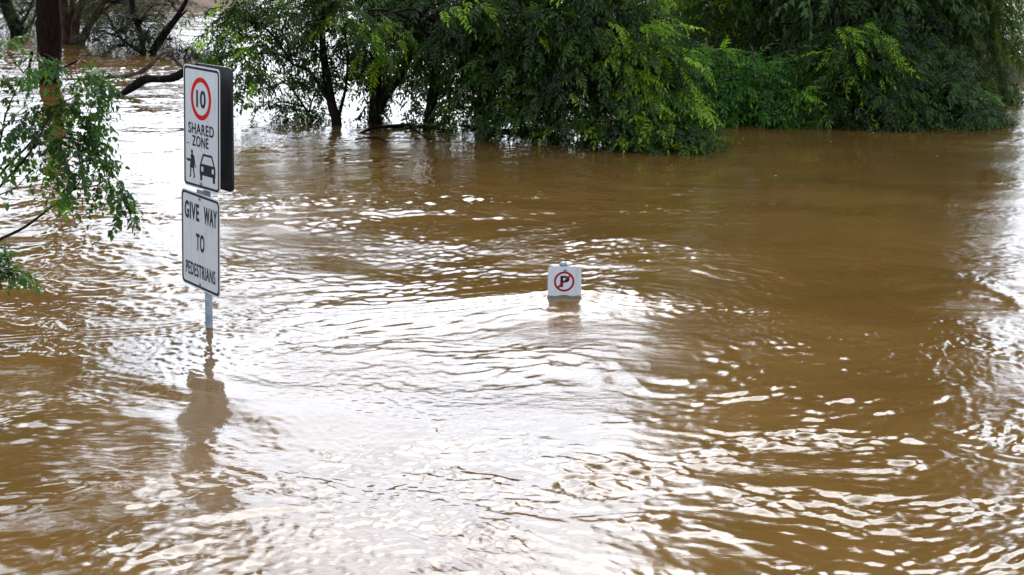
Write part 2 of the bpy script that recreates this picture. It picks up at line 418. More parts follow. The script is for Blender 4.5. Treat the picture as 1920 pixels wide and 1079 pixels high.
# ---------------------------------------------------------------- banks
def bank(name, outline_fn, x0, x1, y0, y1, nx, ny, mat, label=None):
    xs = np.linspace(x0, x1, nx); ys = np.linspace(y0, y1, ny)
    X, Y = np.meshgrid(xs, ys); Z = outline_fn(X, Y)
    i = np.arange(nx*ny).reshape(ny, nx)
    q = np.stack([i[:-1, :-1], i[:-1, 1:], i[1:, 1:], i[1:, :-1]], -1).reshape(-1, 4)
    o = mesh_np(name, np.stack([X, Y, Z], -1).reshape(-1, 3), q, mat); props(o, kind='structure')
a0 = W(1240, 105)
bank('river_bank', lambda X, Y: -.25+1.5*np.exp(-((X-6.6)/3.6)**4-((Y-39)/4.8)**4)+.12*perlin(X*.9, Y*.9, 40), 1.5, 12, 32, 46, 80, 90, M['soil'])
mb = Q(290, 15, 60)
bank('mud_bank', lambda X, Y: -.3+.6*np.exp(-((X-mb[0])/3.2)**4-((Y-61)/5)**4)+.1*perlin(X*.7, Y*.7, 41), mb[0]-5, mb[0]+5, 53, 70, 50, 50, M['mud'])
bank('far_bank', lambda X, Y: -.4+2.2*sstep(98, 112, Y+3*perlin(X*.05, X*0, 42)), -220, 220, 94, 300, 160, 40, M['soil'])

# ---------------------------------------------------------------- signs
def sign_mats():
    m, nt, b = node_mat('sign_white'); tc = nt.nodes.new('ShaderNodeTexCoord')
    n = nt.nodes.new('ShaderNodeTexNoise'); n.inputs['Scale'].default_value = 7; n.inputs['Detail'].default_value = 6
    L(nt, tc.outputs['Object'], n.inputs['Vector'])
    L(nt, ramp(nt, n.outputs['Fac'], [(.3, (.78, .82, .86)), (.7, (.85, .87, .90))]), b.inputs['Base Color'])
    n2 = nt.nodes.new('ShaderNodeTexNoise'); n2.inputs['Scale'].default_value = 5; n2.inputs['Detail'].default_value = 8; n2.inputs['Roughness'].default_value = .7
    mp = nt.nodes.new('ShaderNodeMapping'); mp.inputs['Scale'].default_value = (3, 3, .6); L(nt, tc.outputs['Object'], mp.inputs[0]); L(nt, mp.outputs[0], n2.inputs['Vector'])
    r2 = ramp(nt, n2.outputs['Fac'], [(.50, (1, 1, 1)), (.80, (.80, .75, .66))])
    mm = nt.nodes.new('ShaderNodeMix'); mm.data_type = 'RGBA'; mm.blend_type = 'MULTIPLY'; mm.inputs[0].default_value = 1
    L(nt, b.inputs['Base Color'].links[0].from_socket, mm.inputs[6]); L(nt, r2, mm.inputs[7]); L(nt, mm.outputs[2], b.inputs['Base Color'])
    b.inputs['Roughness'].default_value = .45; M['white'] = m
    for nm, c, r in (('ink', (.012, .012, .022), .4), ('red', (.72, .008, .010), .4), ('darkred', (.42, .008, .012), .4)):
        m, nt, b = node_mat('sign_'+nm); b.inputs['Base Color'].default_value = (*c, 1); b.inputs['Roughness'].default_value = r; b.inputs['Specular IOR Level'].default_value = .15; M[nm] = m
    m, nt, b = node_mat('galvanised_steel'); tc = nt.nodes.new('ShaderNodeTexCoord')
    n = nt.nodes.new('ShaderNodeTexNoise'); n.inputs['Scale'].default_value = 14; n.inputs['Detail'].default_value = 5
    L(nt, tc.outputs['Object'], n.inputs['Vector'])
    L(nt, ramp(nt, n.outputs['Fac'], [(.35, (.22, .25, .28)), (.7, (.42, .46, .50))]), b.inputs['Base Color'])
    b.inputs['Metallic'].default_value = .6; b.inputs['Roughness'].default_value = .5; M['steel'] = m
    m, nt, b = node_mat('shade_dark_aluminium'); tc = nt.nodes.new('ShaderNodeTexCoord')
    n = nt.nodes.new('ShaderNodeTexNoise'); n.inputs['Scale'].default_value = 3; n.inputs['Detail'].default_value = 6
    L(nt, tc.outputs['Object'], n.inputs['Vector'])
    L(nt, ramp(nt, n.outputs['Fac'], [(.3, (.012, .012, .014)), (.75, (.06, .06, .065))]), b.inputs['Base Color'])  # near-black base colour holds the shade between the two plates
    b.inputs['Metallic'].default_value = .3; b.inputs['Roughness'].default_value = .55; M['alu'] = m
sign_mats()
def link_mesh(name, V, Fc, mat, parent, mw=None, smooth=False):
    """local coordinates in the parent's frame"""
    me = bpy.data.meshes.new(name); me.from_pydata([tuple(v) for v in V], [], [tuple(f) for f in Fc]); me.update()
    for p in me.polygons: p.use_smooth = smooth
    me.materials.append(mat); o = bpy.data.objects.new(name, me); C.objects.link(o); o.parent = parent
    if mw is not None: o.matrix_local = mw
    return o
def rrect(w, h, r, n=6, cx=0, cz=0):
    P = []
    for (sx, sz, a0) in ((1, 1, 0), (-1, 1, PI/2), (-1, -1, PI), (1, -1, 1.5*PI)):
        for i in range(n+1):
            a = a0+PI/2*i/n; P.append((cx+sx*(w/2-r)+r*math.cos(a), cz+sz*(h/2-r)+r*math.sin(a)))
    return P
def slab(P, y0, y1):
    """polygon outline P in x,z extruded from y0 (front, towards viewer, negative) to y1"""
    n = len(P); V = [(x, y0, z) for x, z in P]+[(x, y1, z) for x, z in P]
    Fc = [tuple(range(n-1, -1, -1))[::-1], tuple(range(2*n-1, n-1, -1))]
    Fc += [(i, i+n, (i+1) % n+n, (i+1) % n) for i in range(n)]
    return V, Fc
def ringslab(P, Qn, y0, y1):
    n = len(P); V = [(x, y0, z) for x, z in P]+[(x, y0, z) for x, z in Qn]+[(x, y1, z) for x, z in P]+[(x, y1, z) for x, z in Qn]
    Fc = []
    for i in range(n):
        j = (i+1) % n
        Fc += [(i, j, n+j, n+i), (i, 2*n+i, 2*n+j, j), (n+i, n+j, 3*n+j, 3*n+i)]
    return V, Fc
def circ(cx, cz, r, n=48): return [(cx+r*math.cos(2*PI*i/n), cz+r*math.sin(2*PI*i/n)) for i in range(n)]
def text(name, s, cx, cz, w, h, parent, mat, y=-.0042, bold=.0, spacing=1.0):
    cu = bpy.data.curves.new('t', 'FONT'); cu.body = s; cu.size = 1; cu.offset = bold; cu.extrude = .0; cu.space_character = spacing
    ob = bpy.data.objects.new('t', cu); C.objects.link(ob)
    dg = bpy.context.evaluated_depsgraph_get(); me = bpy.data.meshes.new_from_object(ob.evaluated_get(dg))
    bpy.data.objects.remove(ob)
    V = np.array([v.co for v in me.vertices]); lo = V.min(0); hi = V.max(0)
    for v in me.vertices:
        x = (v.co.x-(lo[0]+hi[0])/2)/(hi[0]-lo[0])*w; z = (v.co.y-(lo[1]+hi[1])/2)/(hi[1]-lo[1])*h
        v.co = (cx+x, y, cz+z)
    me.materials.clear(); me.materials.append(mat); me.name = name
    o = bpy.data.objects.new(name, me); C.objects.link(o); o.parent = parent; return o
def lathe_bolt(name, cx, cz, y, parent, r=.011):
    V = []; Fc = []; n = 10
    prof = [(r*1.5, 0), (r*1.5, -.002), (r, -.003), (r, -.008), (r*.5, -.0095)]
    for rr, yy in prof:
        for i in range(n): V.append((cx+rr*math.cos(2*PI*i/n), y+yy, cz+rr*math.sin(2*PI*i/n)))
    for k in range(len(prof)-1):
        for i in range(n):
            j = (i+1) % n; Fc.append((k*n+i, k*n+j, (k+1)*n+j, (k+1)*n+i))
    Fc.append(tuple((len(prof)-1)*n+i for i in range(n)))
    return link_mesh(name, V, Fc, M['steel'], parent)

def plate(name, Wd, Ht, parent, loc, yaw, mat='white', r=.045, tilt=0, border=True, bmat='ink', bw=.018, inset=.012):
    """plate whose front faces local -y; its own frame origin at its centre"""
    V, Fc = slab(rrect(Wd, Ht, r), -.0015, .0015)
    o = link_mesh(name, V, Fc, M[mat], parent); o.location = loc; o.rotation_euler = (0, tilt, yaw)
    if border:
        P = rrect(Wd-2*inset, Ht-2*inset, r-.010); Qn = rrect(Wd-2*inset-2*bw, Ht-2*inset-2*bw, r-.010-bw*.6)
        V, Fc = ringslab(P, Qn, -.0030, -.0014); link_mesh('border', V, Fc, M[bmat], o)
    return o
def pole_mesh(name, parent, r, z0, z1, cap=False, mat='steel', lean=(0, 0)):
    n = 24; prof = [(r, z0), (r, z1)]
    if cap: prof += [(r*1.16, z1), (r*1.16, z1+.018), (r*.95, z1+.032), (r*.4, z1+.040)]
    else: prof += [(r*.86, z1)]
    V = []; Fc = []
    for rr, z in prof:
        for i in range(n): V.append((rr*math.cos(2*PI*i/n)+lean[0]*z, rr*math.sin(2*PI*i/n)+lean[1]*z, z))
    for k in range(len(prof)-1):
        for i in range(n):
            j = (i+1) % n; Fc.append((k*n+i, k*n+j, (k+1)*n+j, (k+1)*n+i))
    Fc.append(tuple((len(prof)-1)*n+i for i in range(n)))
    return link_mesh(name, V, Fc, M[mat], parent, smooth=True)
def local(root, p): return Vector(p)-root.location

def zone_sign():
    b = W(391, 617)
    t = empty('road_sign', b, 'tall two plate post in the flood reading SHARED ZONE above GIVE WAY TO PEDESTRIANS', 'road sign')
    Y = b.y
    yaw = -.9176; off = .034
    nrmv = Vector((math.sin(yaw), -math.cos(yaw), 0))           # front normal
    # upper plate
    top = Q(391, 120, Y).z; bot = Q(391, 350, Y).z
    pole_mesh('pole', t, .0302, -1.2, top-.05, lean=(.022, 0)).location.y = .028
    # fit: centre pixel of the upper plate
    c = Vector((-2.4413-b.x, 0, 1.6223))
    H1 = .969; W1 = .604
    p = plate('zone_plate', W1, H1, t, c, yaw, tilt=.0122); p.rotation_euler.x = -.0315
    p['label'] = 'upper white plate with a red ringed 10, SHARED ZONE and pedestrian and car symbols'
    def U(u, v): return ((u-.5)*W1, (.5-v)*H1)
    x, z = U(.49, .262); R = .168
    V, Fc = ringslab(circ(x, z, R), circ(x, z, R*.775), -.0030, -.0014); link_mesh('speed_ring', V, Fc, M['red'], p)
    text('speed_number', '10', x+.002, z-.002, .155, .138, p, M['ink'], bold=.02)
    V, Fc = slab([(x-.014, z-.002), (x+.010, z+.042), (x+.014, z+.040), (x-.004, z-.002), (x+.012, z-.045), (x+.007, z-.047)], -.0030, -.0014)
    link_mesh('scratch_mark', V, Fc, M['ink'], p)
    x, z = U(.49, .512); text('shared_lettering', 'SHARED', x, z, .425, .088, p, M['ink'], bold=.016, spacing=1.12)
    x, z = U(.47, .613); text('zone_lettering', 'ZONE', x, z, .272, .086, p, M['ink'], bold=.016, spacing=1.12)
    x, z = U(.13, .645); V, Fc = slab([(x-.02, z), (x+.02, z-.003), (x+.02, z+.003), (x-.02, z+.008)], -.0030, -.0014); link_mesh('scratch_mark', V, Fc, M['ink'], p)
    # pedestrian
    x, z = U(.235, .81); s = H1*.230
    def poly(name, pts):
        V, Fc = slab([(x+a*s, z+b*s) for a, b in pts], -.0030, -.0014); return V, Fc
    Vs = []; Fs = []
    def addp(vf):
        k = len(Vs); Vs.extend(vf[0]); Fs.extend([tuple(i+k for i in f) for f in vf[1]])
    addp(slab(circ(x, z+.445*s, .070*s, 20), -.0030, -.0014))
    addp(slab([(x+1.25*a*s, z+b_*s) for a, b_ in ((-.03, .385), (.04, .385), (.06, .34), (.14, .31), (.19, .02), (.255, -.09), (.225, -.115), (.14, 0), (.10, .16), (.15, -.14), (-.13, -.14), (-.07, .17), (-.13, .13), (-.245, .12), (-.33, .17), (-.35, .14), (-.25, .07), (-.12, .08), (-.05, .10), (-.08, .31), (-.03, .34))][::-1], -.0030, -.0014))
    addp(slab([(x+1.25*a*s, z+b_*s) for a, b_ in ((-.11, -.145), (-.035, -.145), (-.055, -.30), (-.06, -.455), (-.165, -.50), (-.175, -.47), (-.11, -.43), (-.11, -.30))][::-1], -.0030, -.0014))
    addp(slab([(x+1.25*a*s, z+b_*s) for a, b_ in ((.04, -.145), (.115, -.145), (.13, -.28), (.19, -.43), (.09, -.50), (.065, -.475), (.12, -.42), (.07, -.28))][::-1], -.0030, -.0014))
    link_mesh('pedestrian_symbol', Vs, Fs, M['ink'], p)
    # car, seen from the front
    x, z = U(.665, .815); s = H1*.222; cw = .128/ .218*1.0
    Vs = []; Fs = []
    hw = .122/s
    def cp(pts): addp(slab([(x+a*s*hw, z+b_*s) for a, b_ in pts], -.0030, -.0014))
    cp([(-.62, .50), (.62, .50), (.98, .12), (.82, .12), (.52, .42), (-.52, .42), (-.82, .12), (-.98, .12)][::-1])
    cp([(-.98, .12), (.98, .12), (1.06, .02), (-1.06, .02)][::-1])
    cp([(-1.06, .02), (-.86, .02), (-.86, -.16), (-1.06, -.16)][::-1]); cp([(1.06, .02), (.86, .02), (.86, -.16), (1.06, -.16)])
    cp([(-.56, .02), (.56, .02), (.56, -.16), (-.56, -.16)][::-1])
    cp([(-1.06, -.16), (1.06, -.16), (1.04, -.30), (-1.04, -.30)][::-1])
    cp([(-1.0, -.30), (-.72, -.30), (-.72, -.50), (-1.0, -.50)][::-1]); cp([(1.0, -.30), (.72, -.30), (.72, -.50), (1.0, -.50)])
    link_mesh('car_symbol', Vs, Fs, M['ink'], p)
    x, z = U(.49, .957); lathe_bolt('bolt', x, z, -.0015, p)
    # rear plate, back to back
    c2 = Vector((-2.3481-b.x, .08, 1.6244))
    rp = plate('rear_plate', W1, H1, t, c2, yaw, 'alu', border=False); rp.rotation_euler.x = -.026; rp['label'] = 'bare metal back of the plate facing the other way, coloured dark for shade'
    V, Fc = ringslab(rrect(W1, H1, .045), rrect(W1-.012, H1-.012, .039), -.016, -.0015); link_mesh('folded_rim', V, Fc, M['alu'], rp)
    for dz in (.36, -.36):
        cen = (Vector(c)+c2)/2
        V = []; Fc = []
        for (sx, sy, sz) in ((-1, -1, -1), (1, -1, -1), (1, 1, -1), (-1, 1, -1), (-1, -1, 1), (1, -1, 1), (1, 1, 1), (-1, 1, 1)):
            V.append((sx*.05, sy*.045, sz*.014))
        Fc = [(0, 3, 2, 1), (4, 5, 6, 7), (0, 1, 5, 4), (1, 2, 6, 5), (2, 3, 7, 6), (3, 0, 4, 7)]
        o = link_mesh('bracket', V, Fc, M['steel'], t); o.location = (cen.x, cen.y, c.z+dz); o.rotation_euler = (0, 0, yaw)
    # lower plate
    yaw2 = -.9406; n2 = Vector((math.sin(yaw2), -math.cos(yaw2), 0))
    H2 = .783; W2 = .677
    cc = Vector((-2.4839-b.x, 0, .7111))
    g = plate('give_way_plate', W2, H2, t, cc, yaw2, tilt=.0344, r=.05); g.rotation_euler.x = -.018; g['label'] = 'lower white plate lettered GIVE WAY TO PEDESTRIANS'
    def U2(u, v): return ((u-.5)*W2, (.5-v)*H2)
    x, z = U2(.285, .205); text('give_lettering', 'GIVE', x, z, .255, .142, g, M['ink'], bold=.026, spacing=1.15)
    x, z = U2(.765, .205); text('way_lettering', 'WAY', x, z, .225, .142, g, M['ink'], bold=.026, spacing=1.1)
    x, z = U2(.50, .510); text('to_lettering', 'TO', x, z, .145, .142, g, M['ink'], bold=.026, spacing=1.15)
    x, z = U2(.50, .810); text('pedestrians_lettering', 'PEDESTRIANS', x, z, .520, .110, g, M['ink'], bold=.016, spacing=1.12)
    for v in (.055, .952):
        x, z = U2(.49, v); lathe_bolt('bolt', x, z, -.0015, g)
    V, Fc = slab(rrect(.10, .03, .004), -.004, .004); o = link_mesh('bracket', V, Fc, M['steel'], t); o.location = (nrmv.x*.03, nrmv.y*.03, (c.z-H1/2+cc.z+H2/2)/2); o.rotation_euler = (0, 0, yaw)
zone_sign()

def parking_sign():
    b = W(1057, 566)
    t = empty('parking_sign', b, 'small white sign with a crossed out P poking just out of the floodwater', 'road sign')
    s = Q(1060, 500, b.y).z-b.z; wd = 62.5/(F/ (b.y/math.cos(PITCH)))*1.0
    wd = (Q(1090, 530, b.y)-Q(1027, 530, b.y)).length; ht = wd*1.10
    top = Q(1058, 500, b.y).z
    pole_mesh('pole', t, .030, -1.2, top-.005, cap=True).location = (-.004, .036, 0)
    yaw = math.radians(3)
    c = Vector((0, 0, top-ht/2))
    c.x = Q(1058.5, 530, b.y).x-b.x
    p = plate('sign_plate', wd, ht, t, c, yaw, r=.026, border=False, tilt=math.radians(.8))
    x = -.012*wd; z = .085*ht; R = .305*wd
    V, Fc = ringslab(circ(x, z, R), circ(x, z, R-.058*wd), -.0032, -.0014); link_mesh('red_ring', V, Fc, M['darkred'], p)
    text('parking_letter', 'P', x+.02*wd, z, .27*wd, .34*wd, p, M['ink'], y=-.0030, bold=.02)
    a = math.radians(45); ca, sa = math.cos(a), math.sin(a); hw_ = .028*wd; l = R*.90
    V, Fc = slab([(x+ca*l*i-sa*hw_*j, z+sa*l*i+ca*hw_*j) for i, j in ((-1, -1), (1, -1), (1, 1), (-1, 1))], -.0042, -.0034)
    link_mesh('red_slash', V, Fc, M['darkred'], p)
    lathe_bolt('bolt', .01*wd, ht*.385, -.0035, p, .010)
    V, Fc = ringslab(circ(0, 0, .038, 20), circ(0, 0, .031, 20), -.012, .012); V = [(v[0], v[2], v[1]) for v in V]
    o = link_mesh('clamp', V, Fc, M['steel'], t); o.location = (-.004, .036, top-.05)
parking_sign()

# ---------------------------------------------------------------- vegetation
def st(pts, radii, Y=None):      # pts (px, py[, Y]) -> world
    out = []
    for p in pts:
        out.append(Q(p[0], p[1], p[2] if len(p) > 2 else Y))
    return (out, radii)
def B(px, py, Y, r, n, **k): return dict(c=Q(px, py, Y), r=r, n=n, **k)

def sprays(curves, Y, r=.13, n=5, young=.6, step=34, **k):
    out = []
    for pts in curves:
        for (a, b) in zip(pts[:-1], pts[1:]):
            d = math.hypot(b[0]-a[0], b[1]-a[1]); m = max(1, int(d/step))
            for i in range(m):
                t = i/m; out.append(B(a[0]+(b[0]-a[0])*t, a[1]+(b[1]-a[1])*t, Y, (r, r, r*.6), n, bias=(1.6*(b[0]-a[0])/d, 0, -1.6*(b[1]-a[1])/d+.2), young=young, spread=.5, **k))
    return out

G1 = 'flooded trees of the middle clump'
def centre_clump():
    b = W(632, 234); Y = b.y
    plant('young_tree', 'slim dark tree at the left end of the middle clump, trunk curving left', 'tree', b,
          [([b-Vector((0, 0, .5)), b, Q(622, 195, Y), Q(610, 130, Y), Q(604, 60, Y), Q(607, -20, Y+.1), Q(600, -90, Y)], [.10, .09, .075, .06, .05, .04, .02]),
           ([Q(636, 215, Y), Q(648, 165, Y), Q(652, 110, Y), Q(648, 60, Y)], [.03, .025, .02, .012]),
           ([Q(626, 205, Y), Q(600, 160, Y-.1), Q(575, 130, Y-.2), Q(550, 122, Y-.3)], [.04, .035, .025, .012])],
          [B(500, 50, Y+.3, (.62, .8, .52), 40, bias=(-.2, 0, 0), young=.12), B(570, 10, Y+.2, (.6, .9, .55), 37), B(440, 35, Y, (.35, .5, .5), 16, bias=(-.5, 0, -.2), young=.3),
           B(620, 60, Y+.5, (.5, .7, .45), 25), B(470, 100, Y-.2, (.30, .4, .25), 13, bias=(-.2, 0, -.4)), B(540, -80, Y+.2, (1.0, 1.0, .55), 40), B(650, -20, Y, (.5, .6, .4), 20)],
          'leaf', group=G1, Lt=.5, droop=.28)
    b = W(560, 228); Y = b.y
    plant('low_bush', 'low leafy sprays rising from the water left of the slim dark tree', 'bush', b,
          [st([(590, 232), (570, 200), (545, 165), (520, 145)], [.03, .022, .016, .008], Y), st([(575, 230), (585, 190), (600, 160)], [.02, .015, .008], Y)],
          [B(520, 160, Y-.1, (.45, .4, .14), 8, droop=.35, branches=2), B(505, 205, Y-.2, (.32, .35, .16), 11, tp='pinnate'), B(560, 215, Y, (.32, .3, .12), 15), B(600, 180, Y, (.28, .3, .14), 7),
           B(580, 160, Y+.1, (.35, .3, .12), 6)], 'leaf', tp='pinnate', Lt=.38, droop=.3, sc=.8)
    b = W(703, 232); Y = b.y
    plant('forked_tree', 'dark tree of the middle clump that forks low, one limb leaning right', 'tree', b,
          [([b-Vector((0, 0, .5)), b, Q(704, 195, Y), Q(706, 120, Y), Q(712, 50, Y), Q(706, -30, Y), Q(700, -110, Y)], [.14, .12, .10, .075, .06, .05, .02]),
           ([Q(706, 215, Y), Q(722, 180, Y), Q(752, 140, Y-.1), Q(772, 90, Y-.2), Q(786, 30, Y-.2), Q(800, -40, Y-.2)], [.07, .085, .07, .06, .05, .03])],
          [B(690, 20, Y+.1, (.7, .9, .5), 45), B(760, 40, Y-.5, (.55, .6, .45), 30, tp='long', young=.02), B(720, -60, Y, (1.0, 1.1, .5), 50), B(665, 100, Y+.6, (.4, .5, .3), 15),
           B(740, 110, Y+.7, (.5, .4, .3), 15), B(690, 150, Y+.2, (.22, .3, .2), 6), B(760, 150, Y+.5, (.35, .3, .25), 11)],
          'leaf', group=G1, Lt=.5, droop=.3)
    b = W(803, 243); Y = b.y
    plant('leafy_tree', 'dark upright tree in the middle of the clump beside thin bare stems', 'tree', b,
          [([b-Vector((0, 0, .5)), b, Q(808, 205, Y), Q(816, 150, Y), Q(822, 90, Y), Q(832, 30, Y), Q(840, -60, Y)], [.12, .10, .085, .075, .07, .06, .03]),
           ([Q(820, 110, Y), Q(850, 95, Y-.2), Q(900, 85, Y-.3), Q(950, 60, Y-.4)], [.05, .045, .035, .02]),
           ([Q(842, 235, Y+.3), Q(843, 180, Y+.3), Q(848, 120, Y+.2), Q(846, 60, Y)], [.018, .016, .014, .01]),
           ([Q(795, 238, Y), Q(796, 205, Y), Q(772, 235, Y-.1)], [.008, .010, .008])],
          [B(830, 20, Y-.3, (.6, .8, .5), 42, tp='long'), B(900, 60, Y-.3, (.55, .6, .5), 35, young=.1), B(850, 120, Y+.5, (.5, .5, .35), 22), B(870, -60, Y, (1.0, 1.1, .5), 55),
           B(860, 180, Y+.3, (.35, .35, .3), 15), B(840, 222, Y, (.3, .25, .12), 13, sc=.7), B(780, 130, Y+.6, (.4, .4, .3), 11)],
          'leaf', group=G1, Lt=.5, droop=.3)
    b = W(905, 252); Y = b.y
    plant('spreading_tree', 'biggest tree of the middle clump, green sprays drooping right into the water', 'tree', b,
          [([b-Vector((0, 0, .5)), b, Q(903, 210, Y), Q(915, 160, Y), Q(955, 100, Y), Q(1000, 40, Y), Q(1030, -40, Y)], [.14, .12, .11, .10, .09, .07, .03]),
           ([Q(925, 150, Y), Q(985, 130, Y-.3), Q(1060, 125, Y-.7), Q(1130, 130, Y-1.0)], [.07, .06, .045, .02]),
           ([Q(905, 240, Y), Q(960, 215, Y-.2), Q(1010, 228, Y-.4), Q(1060, 235, Y-.6)], [.035, .03, .02, .012]),
           ([Q(1010, 262, Y), Q(998, 235, Y), Q(1000, 215, Y)], [.015, .014, .01]),
           ([Q(1060, 130, Y-.7), Q(1140, 210, Y-1.3), Q(1200, 212, Y-1.4), Q(1262, 205, Y-1.5)], [.03, .018, .012, .006])],
          [B(960, 40, Y-.2, (.7, .9, .55), 60, tp='long', young=.10), B(1050, 30, Y-.5, (.75, .9, .55), 65, tp='long'), B(1000, 120, Y-.3, (.6, .7, .45), 45, young=.04),
           B(930, 130, Y+.2, (.5, .6, .45), 30), B(1080, 110, Y-.9, (.6, .6, .5), 55), B(950, 190, Y-.2, (.45, .5, .3), 25), B(1050, 190, Y-.8, (.5, .5, .35), 40),
           B(1140, 60, Y-.8, (.5, .6, .5), 40, bias=(.5, 0, -.2), tp='long'), B(1160, 140, Y-1.1, (.5, .5, .4), 26, bias=(.7, 0, -.4), young_side=(.8, 0, .5)),
           B(1120, 215, Y-1.1, (.5, .5, .3), 40, bias=(.4, 0, -.3)), B(1220, 150, Y-1.2, (.30, .35, .28), 24, bias=(1.2, 0, -.4), young_side=(.6, 0, .5), young=.6, tp='long', sc=.8),
           B(1215, 225, Y-1.5, (.45, .4, .25), 25, bias=(1, 0, -.5), young=.15), B(1150, 258, Y-1.6, (.5, .3, .12), 25, bias=(.4, 0, -.2), sc=.8), B(1265, 190, Y-1.5, (.22, .25, .18), 9, bias=(1.3, 0, -.8), young=.6, droop=.8, tp='long', sc=.8),
           B(1000, -60, Y-.3, (1.2, 1.2, .55), 75), B(1120, -40, Y-.6, (.8, 1, .5), 45), B(1180, 20, Y-.6, (.3, .4, .3), 15, bias=(.8, 0, -.3), young=.2),
           B(1180, 90, Y-1.1, (.2, .3, .2), 6, bias=(1, 0, .6), young=.8, sc=.8), *sprays([[(1120, 50), (1190, 78), (1255, 108), (1290, 128)], [(1150, 100), (1230, 145), (1290, 190), (1318, 225)], [(1180, 180), (1250, 205), (1305, 240), (1335, 270)], [(1160, 70), (1200, 62), (1225, 56)], [(1130, 170), (1200, 215), (1240, 255)]], Y-1.5, n=7, r=.15, tp='long', Lt=.32, sc=.75, nodes=4),
           *sprays([[(820, 30), (880, 5), (930, -10)], [(900, 40), (960, 20), (1020, 30)], [(640, 20), (700, 30), (740, 60)], [(1000, 60), (1050, 50), (1090, 70)]], Y-1.2, tp='long', Lt=.35, sc=.8, nodes=4, young=.25),
           B(1270, 262, Y-2.0, (.3, .3, .1), 11, bias=(1, 0, -.2), sc=.7)],
          'leaf', group=G1, Lt=.55, droop=.38)
centre_clump()

